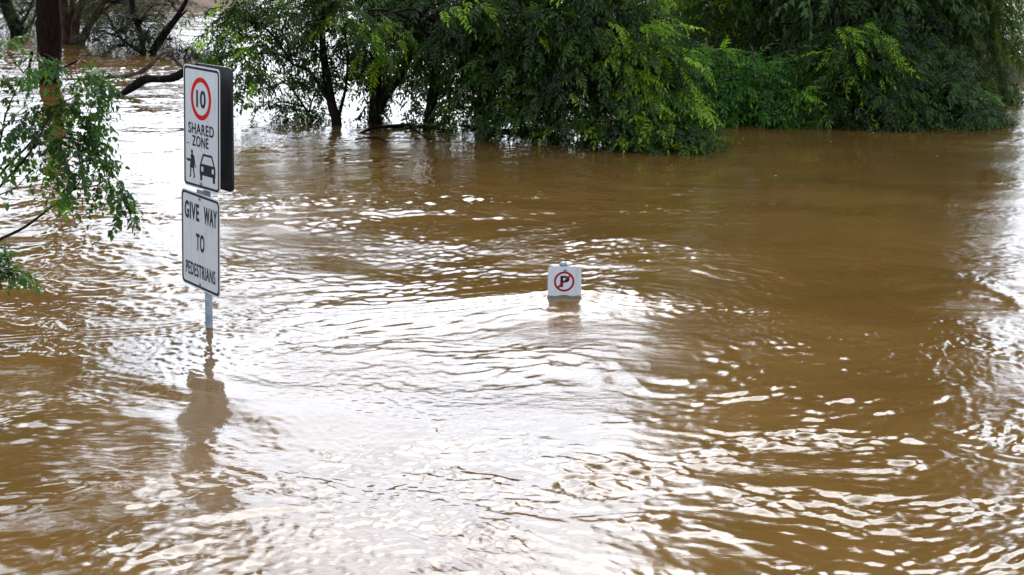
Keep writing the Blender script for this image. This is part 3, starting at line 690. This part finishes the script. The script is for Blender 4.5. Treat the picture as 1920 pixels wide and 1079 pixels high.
G2 = 'trees and shrubs of the right bank'
def right_clump():
    b = W(1205, 92); b.z = 0
    plant('background_tree', 'dark trunk standing behind the bright drooping sprays, at the left end of the right bank', 'tree', b,
          [([b-Vector((0, 0, .4)), b, Q(1202, 50, b.y), Q(1192, 0, b.y), Q(1185, -120, b.y)], [.20, .18, .15, .14, .08])],
          [B(1210, -60, b.y, (2, 2, 1.0), 90, sc=1.3), B(1300, -170, b.y, (2.2, 2, 1.6), 90, sc=1.5), B(1140, 0, b.y+1, (.9, 1, .7), 40), B(1260, 20, b.y+.5, (.9, 1, .6), 60), B(1290, 80, b.y-2, (.7, .8, .4), 45)], 'leaf', Lt=.8, tp='pinnate')
    Y = 32.5; b = Vector((Q(1436, 100, Y).x, Y, .3))
    plant('tall_tree', 'tall tree with a straight black trunk behind the bright green shrub', 'tree', b,
          [([Vector((b.x, Y, -.3)), Q(1434, 125, Y), Q(1434, 60, Y), Q(1440, 0, Y), Vector((b.x+.2, Y, 4)), Vector((b.x, Y, 7))], [.17, .16, .14, .13, .10, .04])],
          [B(1340, 60, Y+.3, (1.2, .9, .6), 72), B(1500, 50, Y, (1.1, .9, .8), 79), B(1420, 10, Y+1, (1.6, 1, .7), 79), B(1520, 110, Y+.5, (.8, .6, .4), 43), B(1330, 130, Y-1, (.8, .6, .35), 40),
           B(1420, 150, Y+1.2, (1.0, .4, .4), 50)] +
          [dict(c=Vector((b.x+dx, Y+dy, z)), r=r, n=n, sc=1.8, tp='pinnate', Lt=1.0) for dx, dy, z, r, n in ((-.8, 0, 3.4, (1.7, 1.6, 1.2), 100), (2.1, .6, 3.6, (1.3, 1.3, 1.2), 90), (2.0, .6, 5.4, (1.3, 1.3, 1.2), 90), (1.8, .5, 7.4, (1.4, 1.3, 1.2), 90), (.9, 0, 4.3, (1.8, 1.6, 1.2), 100), (-.4, 0, 5.6, (1.6, 1.5, 1.2), 100), (.6, 0, 7.0, (1.7, 1.4, 1.2), 100), (-.1, 0, 8.4, (1.8, 1.4, 1.2), 100), (.9, 0, 9.6, (2.0, 1.4, 1.3), 100), (.5, 0, 11.2, (1.8, 1.4, 1.3), 90))],
          'leaf', Lt=.6)
    b = W(1400, 228); Y = b.y
    plant('bright_shrub', 'bright green shrub of long arching fronds below the straight black trunk', 'shrub', b,
          [st([(1400, 228), (1370, 180), (1350, 130), (1340, 100)], [.04, .03, .02, .01], Y), st([(1410, 230), (1440, 190), (1480, 160)], [.03, .025, .012], Y), st([(1420, 230), (1470, 205), (1530, 195)], [.03, .02, .01], Y-.1)],
          [B(1370, 140, Y+.1, (.45, .5, .32), 33, young=.1, bias=(0, 0, .3)), B(1430, 165, Y, (.5, .5, .28), 36, young=.06), B(1400, 200, Y, (.6, .5, .16), 33), B(1480, 190, Y-.1, (.45, .5, .25), 36, bias=(.5, 0, -.1), young=.12),
           B(1340, 190, Y+.4, (.4, .4, .2), 16), B(1500, 222, Y-.3, (.42, .3, .10), 24, bias=(.3, 0, -.2)), B(1450, 115, Y+.6, (.4, .3, .2), 10), B(1540, 205, Y-.1, (.2, .3, .2), 12, bias=(.5, 0, -.5)),
           *sprays([[(1370, 150), (1350, 110), (1345, 90)], [(1390, 170), (1400, 130), (1440, 120)], [(1400, 200), (1470, 180), (1530, 205), (1555, 235)], [(1440, 160), (1500, 165), (1560, 190)], [(1380, 200), (1340, 190), (1320, 200)]], Y-.4, young=.3, Lt=.35, sc=.85, nodes=4)],
          'leaf_bright', group=G2, tp='long', Lt=.55, droop=.5)
    b = W(1620, 234); Y = b.y
    plant('arching_shrub', 'dark green shrub with fronds arching down to the water mid right bank', 'shrub', b,
          [st([(1630, 230), (1610, 180), (1590, 120), (1570, 80)], [.06, .05, .035, .02], Y+.4), st([(1640, 232), (1670, 180), (1690, 150)], [.04, .03, .015], Y)],
          [B(1600, 90, Y+.3, (.55, .6, .3), 43, tp='long', young=.05), B(1660, 80, Y+.5, (.4, .5, .3), 26, tp='long'), B(1620, 140, Y, (.5, .5, .3), 43, tp='long', young=.12), B(1590, 190, Y, (.4, .5, .3), 33), B(1650, 185, Y-.1, (.4, .4, .3), 36, young=.2, bias=(.3, 0, -.4)),
           B(1650, 226, Y-.3, (.45, .3, .10), 29, bias=(.3, 0, -.1)), B(1560, 215, Y+.1, (.3, .3, .14), 12), B(1560, 140, Y+.5, (.3, .4, .3), 19), *sprays([[(1560, 60), (1610, 45), (1650, 62), (1665, 90)], [(1600, 110), (1650, 125), (1685, 180), (1715, 235)], [(1600, 125), (1640, 110), (1670, 130)], [(1580, 150), (1560, 180), (1545, 225)]], Y-.4, tp='long', young=.35, Lt=.35, sc=.8, nodes=4), B(1700, 233, Y-.3, (.25, .25, .08), 16)],
          'leaf', group=G2, tp='pinnate', Lt=.5, droop=.6)
    b = W(1790, 233); Y = b.y
    plant('rounded_shrub', 'rounded grey green shrub with glossy leaves touching the water at the right', 'shrub', b,
          [st([(1790, 230), (1770, 190), (1750, 160)], [.05, .04, .02], Y), st([(1795, 230), (1820, 200), (1840, 180)], [.04, .03, .015], Y)],
          [B(1745, 175, Y, (.45, .5, .28), 65), B(1730, 215, Y-.1, (.4, .4, .16), 43), B(1800, 205, Y, (.5, .5, .26), 72, young=.06), B(1850, 220, Y, (.25, .35, .14), 29, bias=(.5, 0, -.3)), B(1790, 228, Y-.2, (.6, .3, .08), 36),
           B(1815, 165, Y+.4, (.3, .4, .16), 22, young=.3), B(1760, 130, Y+.6, (.4, .5, .25), 36)],
          'leaf_grey', group=G2, tp='pinnate', Lt=.36, droop=.5, sc=.8)
    Y = 30.0; b = Vector((Q(1700, 100, Y).x, Y, .1))
    plant('overhanging_tree', 'large tree rising out of the picture above the rounded shrub, dark leaves with pale glints', 'tree', b,
          [([Vector((b.x, Y, -.3)), Q(1690, 120, Y), Q(1660, 50, Y), Q(1650, -20, Y), Vector((b.x-.4, Y, 4)), Vector((b.x, Y, 7))], [.18, .16, .13, .12, .09, .03]),
           ([Q(1690, 110, Y), Q(1730, 70, Y-.2), Q(1780, 130, Y-.5), Q(1850, 140, Y-.6)], [.07, .05, .03, .015])],
          [B(1650, 30, Y, (.9, .8, .6), 72, tp='long'), B(1740, 60, Y-.3, (.6, .6, .6), 72), B(1600, 0, Y+.6, (1.0, .8, .6), 58), B(1750, 120, Y-.4, (.5, .5, .4), 50, bias=(0, 0, -.4))] +
          [dict(c=Vector((b.x+dx, Y+dy, z)), r=r, n=n, sc=1.8, Lt=1.0) for dx, dy, z, r, n in ((-.9, 0, 3.2, (1.5, 1.5, 1.1), 100), (-.7, 0, 4.6, (1.5, 1.5, 1.1), 100), (.2, 0, 5.8, (1.4, 1.4, 1.1), 80), (-.9, 0, 7.2, (1.5, 1.4, 1.1), 100), (.5, 0, 8.4, (1.6, 1.4, 1.2), 100), (-.3, 0, 9.9, (1.8, 1.4, 1.3), 100), (0, 0, 11.4, (1.7, 1.4, 1.3), 90))],
          'leaf_grey', Lt=.5, droop=.9)
    Y = 30.5; b = Vector((Q(1800, 100, Y).x, Y+.4, .1))
    plant('weeping_tree', 'yellow green weeping tree with hanging strands at the top right', 'tree', b,
          [([Vector((b.x, Y+.4, -.3)), Q(1800, 110, Y+.4), Q(1790, 30, Y+.4), Vector((b.x-.1, Y+.4, 3.2)), Vector((b.x, Y+.4, 5.2))], [.14, .12, .10, .08, .04])],
          [B(1790, -30, Y, (.9, .8, .5), 90, spread=.5, young=.25), B(1850, -20, Y-.1, (.45, .6, .5), 60, spread=.5, young=.35), B(1740, 0, Y-.2, (.6, .5, .5), 43, spread=.5, young=.1), B(1800, 50, Y-.1, (.7, .5, .5), 50, spread=.4, young=.2),
           B(1860, 60, Y, (.35, .5, .5), 26, spread=.4, young=.15), dict(c=Vector((b.x+.9, Y, 7.2)), r=(1.2, 1.2, 1.2), n=90, sc=2), dict(c=Vector((b.x+1.1, Y, 9.4)), r=(1.4, 1.2, 1.3), n=90, sc=2), dict(c=Vector((b.x+.7, Y, 11.4)), r=(1.6, 1.2, 1.3), n=90, sc=2), dict(c=Vector((b.x-.4, Y, 3.6)), r=(1.4, 1.2, 1.0), n=90, sc=1.6), dict(c=Vector((b.x-.6, Y, 5)), r=(1.2, 1.2, 1.0), n=70, sc=1.7), dict(c=Vector((b.x-.6, Y, 6.4)), r=(1.2, 1.2, 1.0), n=60, sc=1.7)],
          'leaf_willow', tp='willow', Lt=.8, droop=1.5)
    b = W(1868, 192); Y = b.y
    plant('drooping_branch_shrub', 'small glossy shrub drooping over the water at the far right, behind the rounded shrub', 'shrub', b,
          [st([(1850, 190), (1835, 150), (1830, 130)], [.03, .02, .01], Y)], [B(1850, 150, Y, (.30, .4, .26), 26, bias=(.4, 0, -.3)), B(1872, 178, Y, (.25, .3, .14), 20, bias=(.4, 0, -.4)), B(1830, 180, Y+.3, (.25, .3, .15), 14)], 'leaf_grey', Lt=.35, sc=.85)
    b = W(1880, 132); Y = b.y
    plant('distant_bush', 'hazy olive green bush beyond the water at the right edge of the picture', 'bush', b,
          [st([(1880, 132), (1875, 90), (1870, 40)], [.06, .05, .03], Y)], [B(1860, 90, Y, (.8, .8, .45), 65), B(1905, 100, Y+.4, (.5, .8, .3), 43), B(1870, 50, Y+.6, (.7, .8, .4), 43, young=.2), B(1930, 112, Y, (.6, .6, .2), 29), B(1880, 0, Y+1, (.7, .8, .5), 36)],
          'leaf_willow', Lt=.5, tp='fine', sc=.9)
    for i, (px, py, Y, rx, rz, n, lab) in enumerate(((1280, 40, 38, 1.6, .9, 150, 'left'), (1450, 30, 39.5, 1.6, .9, 150, 'middle'), (1610, 40, 38.5, 1.5, .9, 150, 'second'), (1760, 50, 38, 1.3, .8, 130, 'right'))):
        b = Q(px, py, Y); b.z = .6
        txt = {'left': 'deep shaded bush directly right of the dark background trunk', 'middle': 'deep shaded bush filling the gap right behind the straight black trunk',
               'second': 'deep shaded bush behind the arching fronds of the right bank', 'right': 'deep shaded bush behind the weeping tree'}[lab]
        plant('understory_bush', txt, 'bush', b, [([b, b+Vector((.1, 0, .8)), b+Vector((0, .1, 1.6))], [.08, .06, .03])],
              [dict(c=Vector((b.x, Y, 1.0)), r=(rx, 1, .8), n=n), dict(c=Vector((b.x+.3, Y, 2.4)), r=(rx, 1, 1), n=n//2, sc=1.6)], 'leaf', group='shaded bushes at the back of the right bank', Lt=.7, sc=1.1)
right_clump()

def left_side():
    b = W(92, 157); Y = b.y
    k = Y/F
    t = plant('large_tree', 'large tree with a thick dark red brown trunk in the upper left flood', 'tree', b,
          [([b-Vector((0, 0, .5)), b, Q(93, 100, Y), Q(92, 50, Y), Q(90, 0, Y), Vector((b.x, Y, 3.5)), Vector((b.x-.2, Y, 6))], [.215, .21, .22, .225, .23, .2, .12]),
           ([Q(110, 132, Y-.1), Q(128, 123, Y-.2), Q(146, 114, Y-.3)], [.028, .02, .015])],
          [dict(c=Vector((b.x+dx, Y+dy, z)), r=r, n=n) for dx, dy, z, r, n in ((-.8, 0, 5.0, (1.9, 1.6, 1.0), 130), (-1.2, -1, 6.6, (2.2, 1.8, 1.3), 150), (-.2, 0, 8.2, (2.4, 1.8, 1.4), 150), (-2.5, 0, 7.5, (1.8, 1.8, 1.3), 100), (.6, 0, 10.0, (2.6, 1.8, 1.5), 110))],
          'leaf', 'bark_red', tp='pinnate', Lt=1.1, sc=2.0, sides=16, branches=8)
    b = W(150, 83); Y = b.y
    plant('multi_stem_tree', 'group of leaning orange brown stems from one root behind the thick trunk', 'tree', b,
          [st([(126, 84), (122, 40), (120, 0), (112, -60)], [.12, .10, .09, .06], Y), st([(140, 83), (142, 40), (156, 0), (170, -60)], [.14, .11, .09, .06], Y-.2), st([(150, 82), (172, 40), (198, 0), (230, -60)], [.12, .09, .07, .05], Y), st([(132, 83), (134, 40), (136, 0), (140, -60)], [.1, .09, .07, .05], Y+.3),
           st([(170, 45), (195, 20), (215, 5), (240, -5)], [.05, .04, .03, .02], Y)],
          [B(185, 25, Y+.4, (.7, .6, .4), 45), B(125, 0, Y+1, (1, .8, .5), 50), B(190, -10, Y, (1.0, 1, .25), 45), B(290, 0, Y+2, (.9, 1, .2), 40), B(240, 10, Y+2, (.8, 1, .2), 35)], 'leaf_olive', 'bark_orange', tp='fine', Lt=.6, sc=1.0)
    b = W(25, 68); Y = b.y
    plant('leaning_tree', 'black leaning stump and tangled stems at the far upper left corner', 'tree', b,
          [st([(38, 68), (24, 40), (12, 10), (0, -40)], [.24, .18, .15, .1], Y), st([(30, 60), (50, 30), (62, 0)], [.05, .04, .03], Y), st([(40, 62), (54, 50), (66, 30), (70, 10)], [.05, .04, .03, .02], Y)],
          [B(40, 25, Y+.5, (.9, .8, .5), 70), B(8, 20, Y+.3, (.6, .8, .7), 60), B(50, 60, Y+.5, (.4, .5, .15), 20), B(20, -60, Y, (1.5, 1.2, 1), 60)], 'leaf_olive', 'bark', tp='fine', Lt=.6, sc=1.0)
    b = W(275, 102); Y = b.y
    plant('tangled_bush', 'black tangled bush with thin leaning limbs standing in bright water between trunk and clump', 'bush', b,
          [st([(285, 103), (300, 70), (325, 40), (345, 10), (362, -30)], [.10, .07, .06, .05, .04], Y), st([(290, 100), (316, 60), (335, 35), (350, 20)], [.05, .04, .03, .02], Y), st([(270, 100), (262, 60), (250, 20), (246, -20)], [.07, .06, .07, .06], Y+.3),
           st([(265, 100), (225, 70), (205, 35), (195, 22)], [.04, .03, .025, .015], Y)],
          [B(275, 75, Y, (.45, .5, .38), 60), B(225, 60, Y, (.55, .5, .35), 50), B(262, 40, Y+.2, (.7, .6, .35), 60), B(182, 75, Y, (.35, .4, .25), 26), B(165, 68, Y+.3, (.2, .4, .3), 18), B(235, 88, Y, (.5, .3, .14), 26), B(315, 75, Y+.1, (.4, .4, .3), 22), B(215, 5, Y+1, (.8, .6, .4), 40), B(325, 10, Y+1.5, (.6, .6, .4), 20)],
          'leaf_olive', 'bark', tp='fine', Lt=.42, droop=.5, sc=.62, branches=1)
    b = W(350, 112); Y = b.y
    plant('low_mound_bush', 'low olive mound of leaves in the water above the SHARED ZONE plate', 'bush', b,
          [st([(345, 112), (350, 100), (352, 90)], [.03, .02, .01], Y)], [B(345, 98, Y, (.45, .5, .16), 70), B(375, 108, Y, (.35, .4, .10), 40)], 'leaf_olive', 'bark', tp='fine', Lt=.3, sc=.6)
    # bush on the mud bank
    b = Vector((mb[0], 61, .2))
    plant('bank_bush', 'pale green bush on the mud bank at the top edge, left of the middle clump', 'bush', b, [([b, b+Vector((0, 0, .5)), b+Vector((.1, 0, 1))], [.05, .04, .02])],
          [dict(c=Vector((mb[0]+dx, 62, .7)), r=(1.1, 1, .5), n=60) for dx in (-1.6, .3, 1.8)], 'leaf_willow', tp='fine', Lt=.6, sc=1.2)
    # fallen log
    p = W(222, 180); Y = p.y
    a = Acc(); t = empty('fallen_log', p, 'thick black fallen log rising from the water left of the SHARED ZONE plate', 'log')
    tube(a, [p-Vector((.5, 0, .22)), p, Q(250, 163, Y), Q(272, 149, Y), Q(300, 149, Y), Q(325, 146, Y), Q(350, 133, Y), Q(385, 122, Y), Q(410, 113, Y+.1), Q(440, 97, Y+.2), Q(480, 90, Y+.3)],
         [.05, .055, .07, .075, .07, .08, .065, .055, .05, .045, .035], 10, .10)
    a.build('log_stem', M['bark'], t)
    a = Acc(); tube(a, [Q(300, 153, Y-.05), Q(297, 144, Y-.12), Q(299, 136, Y-.1)], [.01, .009, .004], 5); a.build('broken_twig', M['bark_pale'], t)
    p = W(135, 152); Y = p.y
    a = Acc(); t = empty('dead_branch', p, 'thin pinkish bare branch lying on the water between the thick trunk and the black log', 'branch')
    tube(a, [p-Vector((.2, 0, .05)), p, Q(165, 149, Y), Q(205, 145, Y), Q(235, 143, Y), Q(262, 136, Y), Q(280, 124, Y), Q(297, 106, Y), Q(310, 99, Y), Q(323, 98, Y), Q(326, 110, Y), Q(340, 124, Y), Q(352, 128, Y)],
         [.02, .03, .03, .035, .04, .045, .04, .035, .03, .03, .025, .03, .02], 7, .12)
    a.build('branch_stem', M['bark_pale'], t)
    a = Acc(); tube(a, [Q(200, 146, Y), Q(206, 141, Y), Q(209, 139, Y)], [.03, .03, .015], 5); a.build('knot', M['bark'], t)
    p = W(53, 150); Y = p.y
    a = Acc(); t = empty('dead_stub', p, 'short black dead stick poking up just left of the thick trunk', 'stick')
    tube(a, [p-Vector((0, 0, .2)), p, Q(56, 122, Y), Q(60, 98, Y)], [.04, .04, .03, .035], 6, .15); a.build('stick_stem', M['bark'], t)
    # drift twigs by the clump
    for i, (pts, lab, r) in enumerate((([(672, 248), (700, 241), (760, 236), (800, 240), (850, 246)], 'long drift branch lying on the water under the forked trunk of the middle clump', .03),
                                  ([(665, 263), (690, 258), (712, 260), (728, 267)], 'small curved twig breaking the surface just below the middle clump', .014),
                                  ([(862, 232), (905, 240), (960, 248), (1010, 246), (1060, 255)], 'dark drift branch lying on the water under the biggest drooping tree', .04),
                                  ([(760, 240), (785, 248), (800, 260), (812, 262)], 'thin forked twig on the water below the middle of the clump', .012),
                                  ([(463, 601), (468, 598), (474, 601), (500, 602), (520, 592), (532, 582)], 'thin pale twig drifting to the right of the sign post', .004))):
        a = Acc(); P = [W(*q, z=.02+.03*(k % 2)) for k, q in enumerate(pts)]
        if r < .01: P = [W(*q, z=.012) for q in pts]
        if r > .02:
            P[0].z = -.02
        tube(a, P, [r*.8]+[r]*(len(P)-2)+[r*.4], 6, .15)
        t = empty('drift_branch' if r > .02 else 'drift_twig', P[0], lab, 'branch'); a.build('twig_stem', M['bark'], t)
        if r > .02:
            for k in range(9):
                a = Acc(); q = P[random.randrange(1, len(P))]; e = q+Vector((random.uniform(-.4, .4), random.uniform(-.2, .2), random.uniform(.1, .35)))
                tube(a, [q, (q+e)/2+Vector((0, 0, .05)), e], [.010, .007, .003], 4)
                a.build('side_twig', M['bark'], t)
left_side()

def near_shrub():
    Y = 12.0
    b = Q(-120, 560, Y); b.z = 0
    stems = [st([(-120, 520), (-50, 475), (0, 449), (45, 427), (93, 391), (138, 356), (153, 334)], [.016, .014, .011, .0095, .008, .006, .003], Y),
             st([(138, 356), (178, 349), (200, 336), (218, 326)], [.006, .0045, .0035, .002], Y),
             st([(-120, 480), (-40, 380), (0, 329), (18, 307), (58, 267), (102, 205)], [.014, .011, .009, .008, .007, .004], Y+.2),
             st([(-110, 500), (-30, 390), (0, 350), (53, 290), (85, 235), (107, 200)], [.014, .010, .009, .008, .006, .004], Y-.1),
             st([(67, 213), (107, 198), (142, 180), (160, 165)], [.006, .005, .004, .002], Y+.1),
             st([(-60, 420), (-10, 300), (4, 249), (13, 209), (44, 138)], [.010, .008, .007, .006, .002], Y+.3),
             st([(-40, 380), (0, 365), (31, 351), (67, 311)], [.006, .005, .004, .002], Y),
             st([(-60, 330), (0, 250), (30, 215), (60, 190)], [.007, .006, .004, .002], Y+.3)]
    bl = [B(150, 150, Y+.1, (.13, .15, .07), 3), B(165, 150, Y, (.10, .12, .10), 3, bias=(.3, 0, -.5)), B(115, 205, Y, (.14, .2, .09), 5), B(150, 215, Y, (.12, .16, .12), 4, bias=(.1, 0, -.4)),
          B(110, 260, Y, (.22, .2, .12), 7), B(140, 268, Y-.1, (.13, .15, .11), 4, bias=(.2, 0, -.3)), B(60, 240, Y+.1, (.18, .2, .12), 5), B(15, 235, Y+.2, (.12, .2, .12), 3), B(50, 170, Y+.2, (.18, .2, .10), 3),
          B(140, 110, Y+.2, (.12, .12, .03), 2, sc=1.1), B(178, 296, Y, (.07, .1, .06), 2, bias=(.4, 0, -.2)), B(168, 322, Y, (.10, .1, .05), 2, bias=(.5, 0, -.4)), B(160, 305, Y, (.09, .12, .06), 2, bias=(.3, 0, -.4)),
          B(172, 200, Y, (.06, .1, .10), 2, bias=(.3, 0, -.6)), B(10, 160, Y+.3, (.1, .1, .08), 2), B(85, 100, Y+.3, (.08, .1, .03), 2), B(205, 330, Y, (.07, .1, .04), 3, bias=(.5, 0, -.3)), B(228, 345, Y, (.04, .08, .03), 2, bias=(.3, 0, -.5)), B(70, 300, Y, (.12, .1, .05), 2), B(15, 300, Y, (.1, .1, .06), 2), B(0, 90, Y+.2, (.02, .1, .03), 2)]
    plant('near_shrub', 'near leafy branches on thin brown stems reaching in from the left edge', 'shrub', b, stems, bl, 'leaf_near', 'twig', tp='near', Lt=.16, droop=.35, nodes=3, sc=.92, young=.03, branches=2)
    Y = 13.5
    b = W(-15, 560)
    plant('water_edge_plant', 'small clump of green leaves hanging at the left edge, lower than the leafy branches', 'plant', b,
          [st([(-60, 560), (-20, 520), (0, 508), (18, 522)], [.012, .009, .006, .003], Y), st([(-60, 520), (-10, 490), (-5, 482)], [.01, .007, .003], Y)],
          [B(-18, 482, Y, (.09, .12, .04), 6), B(-12, 498, Y, (.10, .12, .03), 5, bias=(.4, 0, .2)), B(-55, 500, Y, (.12, .12, .05), 4), B(20, 512, Y, (.05, .1, .015), 3, bias=(.5, 0, .1))], 'leaf_near', 'twig', tp='near', Lt=.10, droop=.1, nodes=3, sc=1.0)
near_shrub()

# far tree belt across the river (seen only as a low reflection)
def far_belt():
    a = Acc(); n = 2600
    P = np.stack([rng.uniform(-130, 130, n), rng.uniform(104, 114, n), np.zeros(n)], -1)
    hh = 3.2+1.6*perlin(P[:, 0]*.08, P[:, 1]*0, 50)+1.2*perlin(P[:, 0]*.3, P[:, 1]*0, 51)
    P[:, 2] = 1.4+rng.uniform(0, 1, n)*hh
    D = rng.normal(0, 1, (n, 3)); a.add(*place_leaves(P, D, np.full(n, 3.5), rng.uniform(0, .8, n), 'coarse'))
    o = a.build('treeline', M['leaf'], None, False); props(o, 'far off belt of trees along the opposite river bank', 'treeline', kind='stuff')
far_belt()

# scattered foam
def foam():
    m, nt, b = node_mat('foam_white'); b.inputs['Base Color'].default_value = (.75, .70, .62, 1); b.inputs['Roughness'].default_value = .6
    V = []; Fc = []
    spots = [(1370, 258), (1427, 246), (1480, 262), (1500, 257), (1515, 250), (1748, 254), (1560, 268), (1468, 275), (1425, 276), (1395, 262), (1350, 270), (1790, 246), (1640, 250), (1300, 290), (1530, 300), (1250, 345), (1100, 330), (640, 300), (480, 330), (1757, 292), (1600, 300), (1450, 330), (1340, 380), (1216, 385)]
    for (px, py) in spots:
        for k in range(1):
            p = W(px+random.uniform(-5, 5), py+random.uniform(-1.5, 1.5)); r = random.uniform(.005, .011); n = 7; o = len(V)
            z = float(water_height(np.array([p.x]), np.array([p.y]))[0])
            for i in range(n):
                rr = r*random.uniform(.7, 1.3); V.append((p.x+rr*math.cos(2*PI*i/n), p.y+rr*1.3*math.sin(2*PI*i/n), z+.001))
            V.append((p.x, p.y, z+r*.5))
            for i in range(n): Fc.append((o+i, o+(i+1) % n, o+n))
    me = bpy.data.meshes.new('foam'); me.from_pydata(V, [], Fc); me.materials.append(m)
    o = bpy.data.objects.new('foam', me); C.objects.link(o); props(o, 'small white flecks of foam floating on the brown water', 'foam', kind='stuff')
foam()

def debris():
    m, nt, b = node_mat('drift_litter'); a = nt.nodes.new('ShaderNodeAttribute'); a.attribute_name = 'tint'
    L(nt, ramp(nt, a.outputs['Fac'], [(0, (.012, .008, .005)), (.6, (.06, .035, .015)), (1, (.10, .13, .03))]), b.inputs['Base Color']); b.inputs['Roughness'].default_value = .5
    P = []
    for k in range(420):
        if k < 330: px, py = rng.uniform(470, 1330), 0; py = 238+(px-470)/870*38+rng.normal(2, 7)
        elif k < 380: px, py = rng.uniform(1330, 1880), rng.normal(240, 4)
        else: px, py = rng.uniform(100, 1850), rng.uniform(300, 900)
        p = W(px, max(py, 200)); P.append((p.x, p.y))
    P = np.array(P); z = water_height(P[:, 0], P[:, 1])+.004; n = len(P)
    th = rng.uniform(0, PI, n); l = rng.uniform(.02, .06, n); l[380:] *= .4; w = l*rng.uniform(.12, .45, n)
    d = np.stack([np.cos(th), np.sin(th)], -1); e = np.stack([-np.sin(th), np.cos(th)], -1)
    V = []
    for a_, b_, dz in ((-1, 0, 0), (-.3, -1, .004), (.4, -.8, .002), (1, 0, .003), (.4, .8, .004), (-.3, 1, .002)):
        q = P+d*(l*a_)[:, None]+e*(w*b_)[:, None]; V.append(np.stack([q[:, 0], q[:, 1], z+dz], -1))
    V = np.stack(V, 1).reshape(-1, 3); T = np.arange(n*6).reshape(n, 6)
    o = mesh_np('floating_litter', V, T, m, None, np.repeat(rng.random(n), 6), False)
    props(o, 'dark leaves and bark bits drifting on the water along the foot of the trees', 'litter', kind='stuff')
debris()
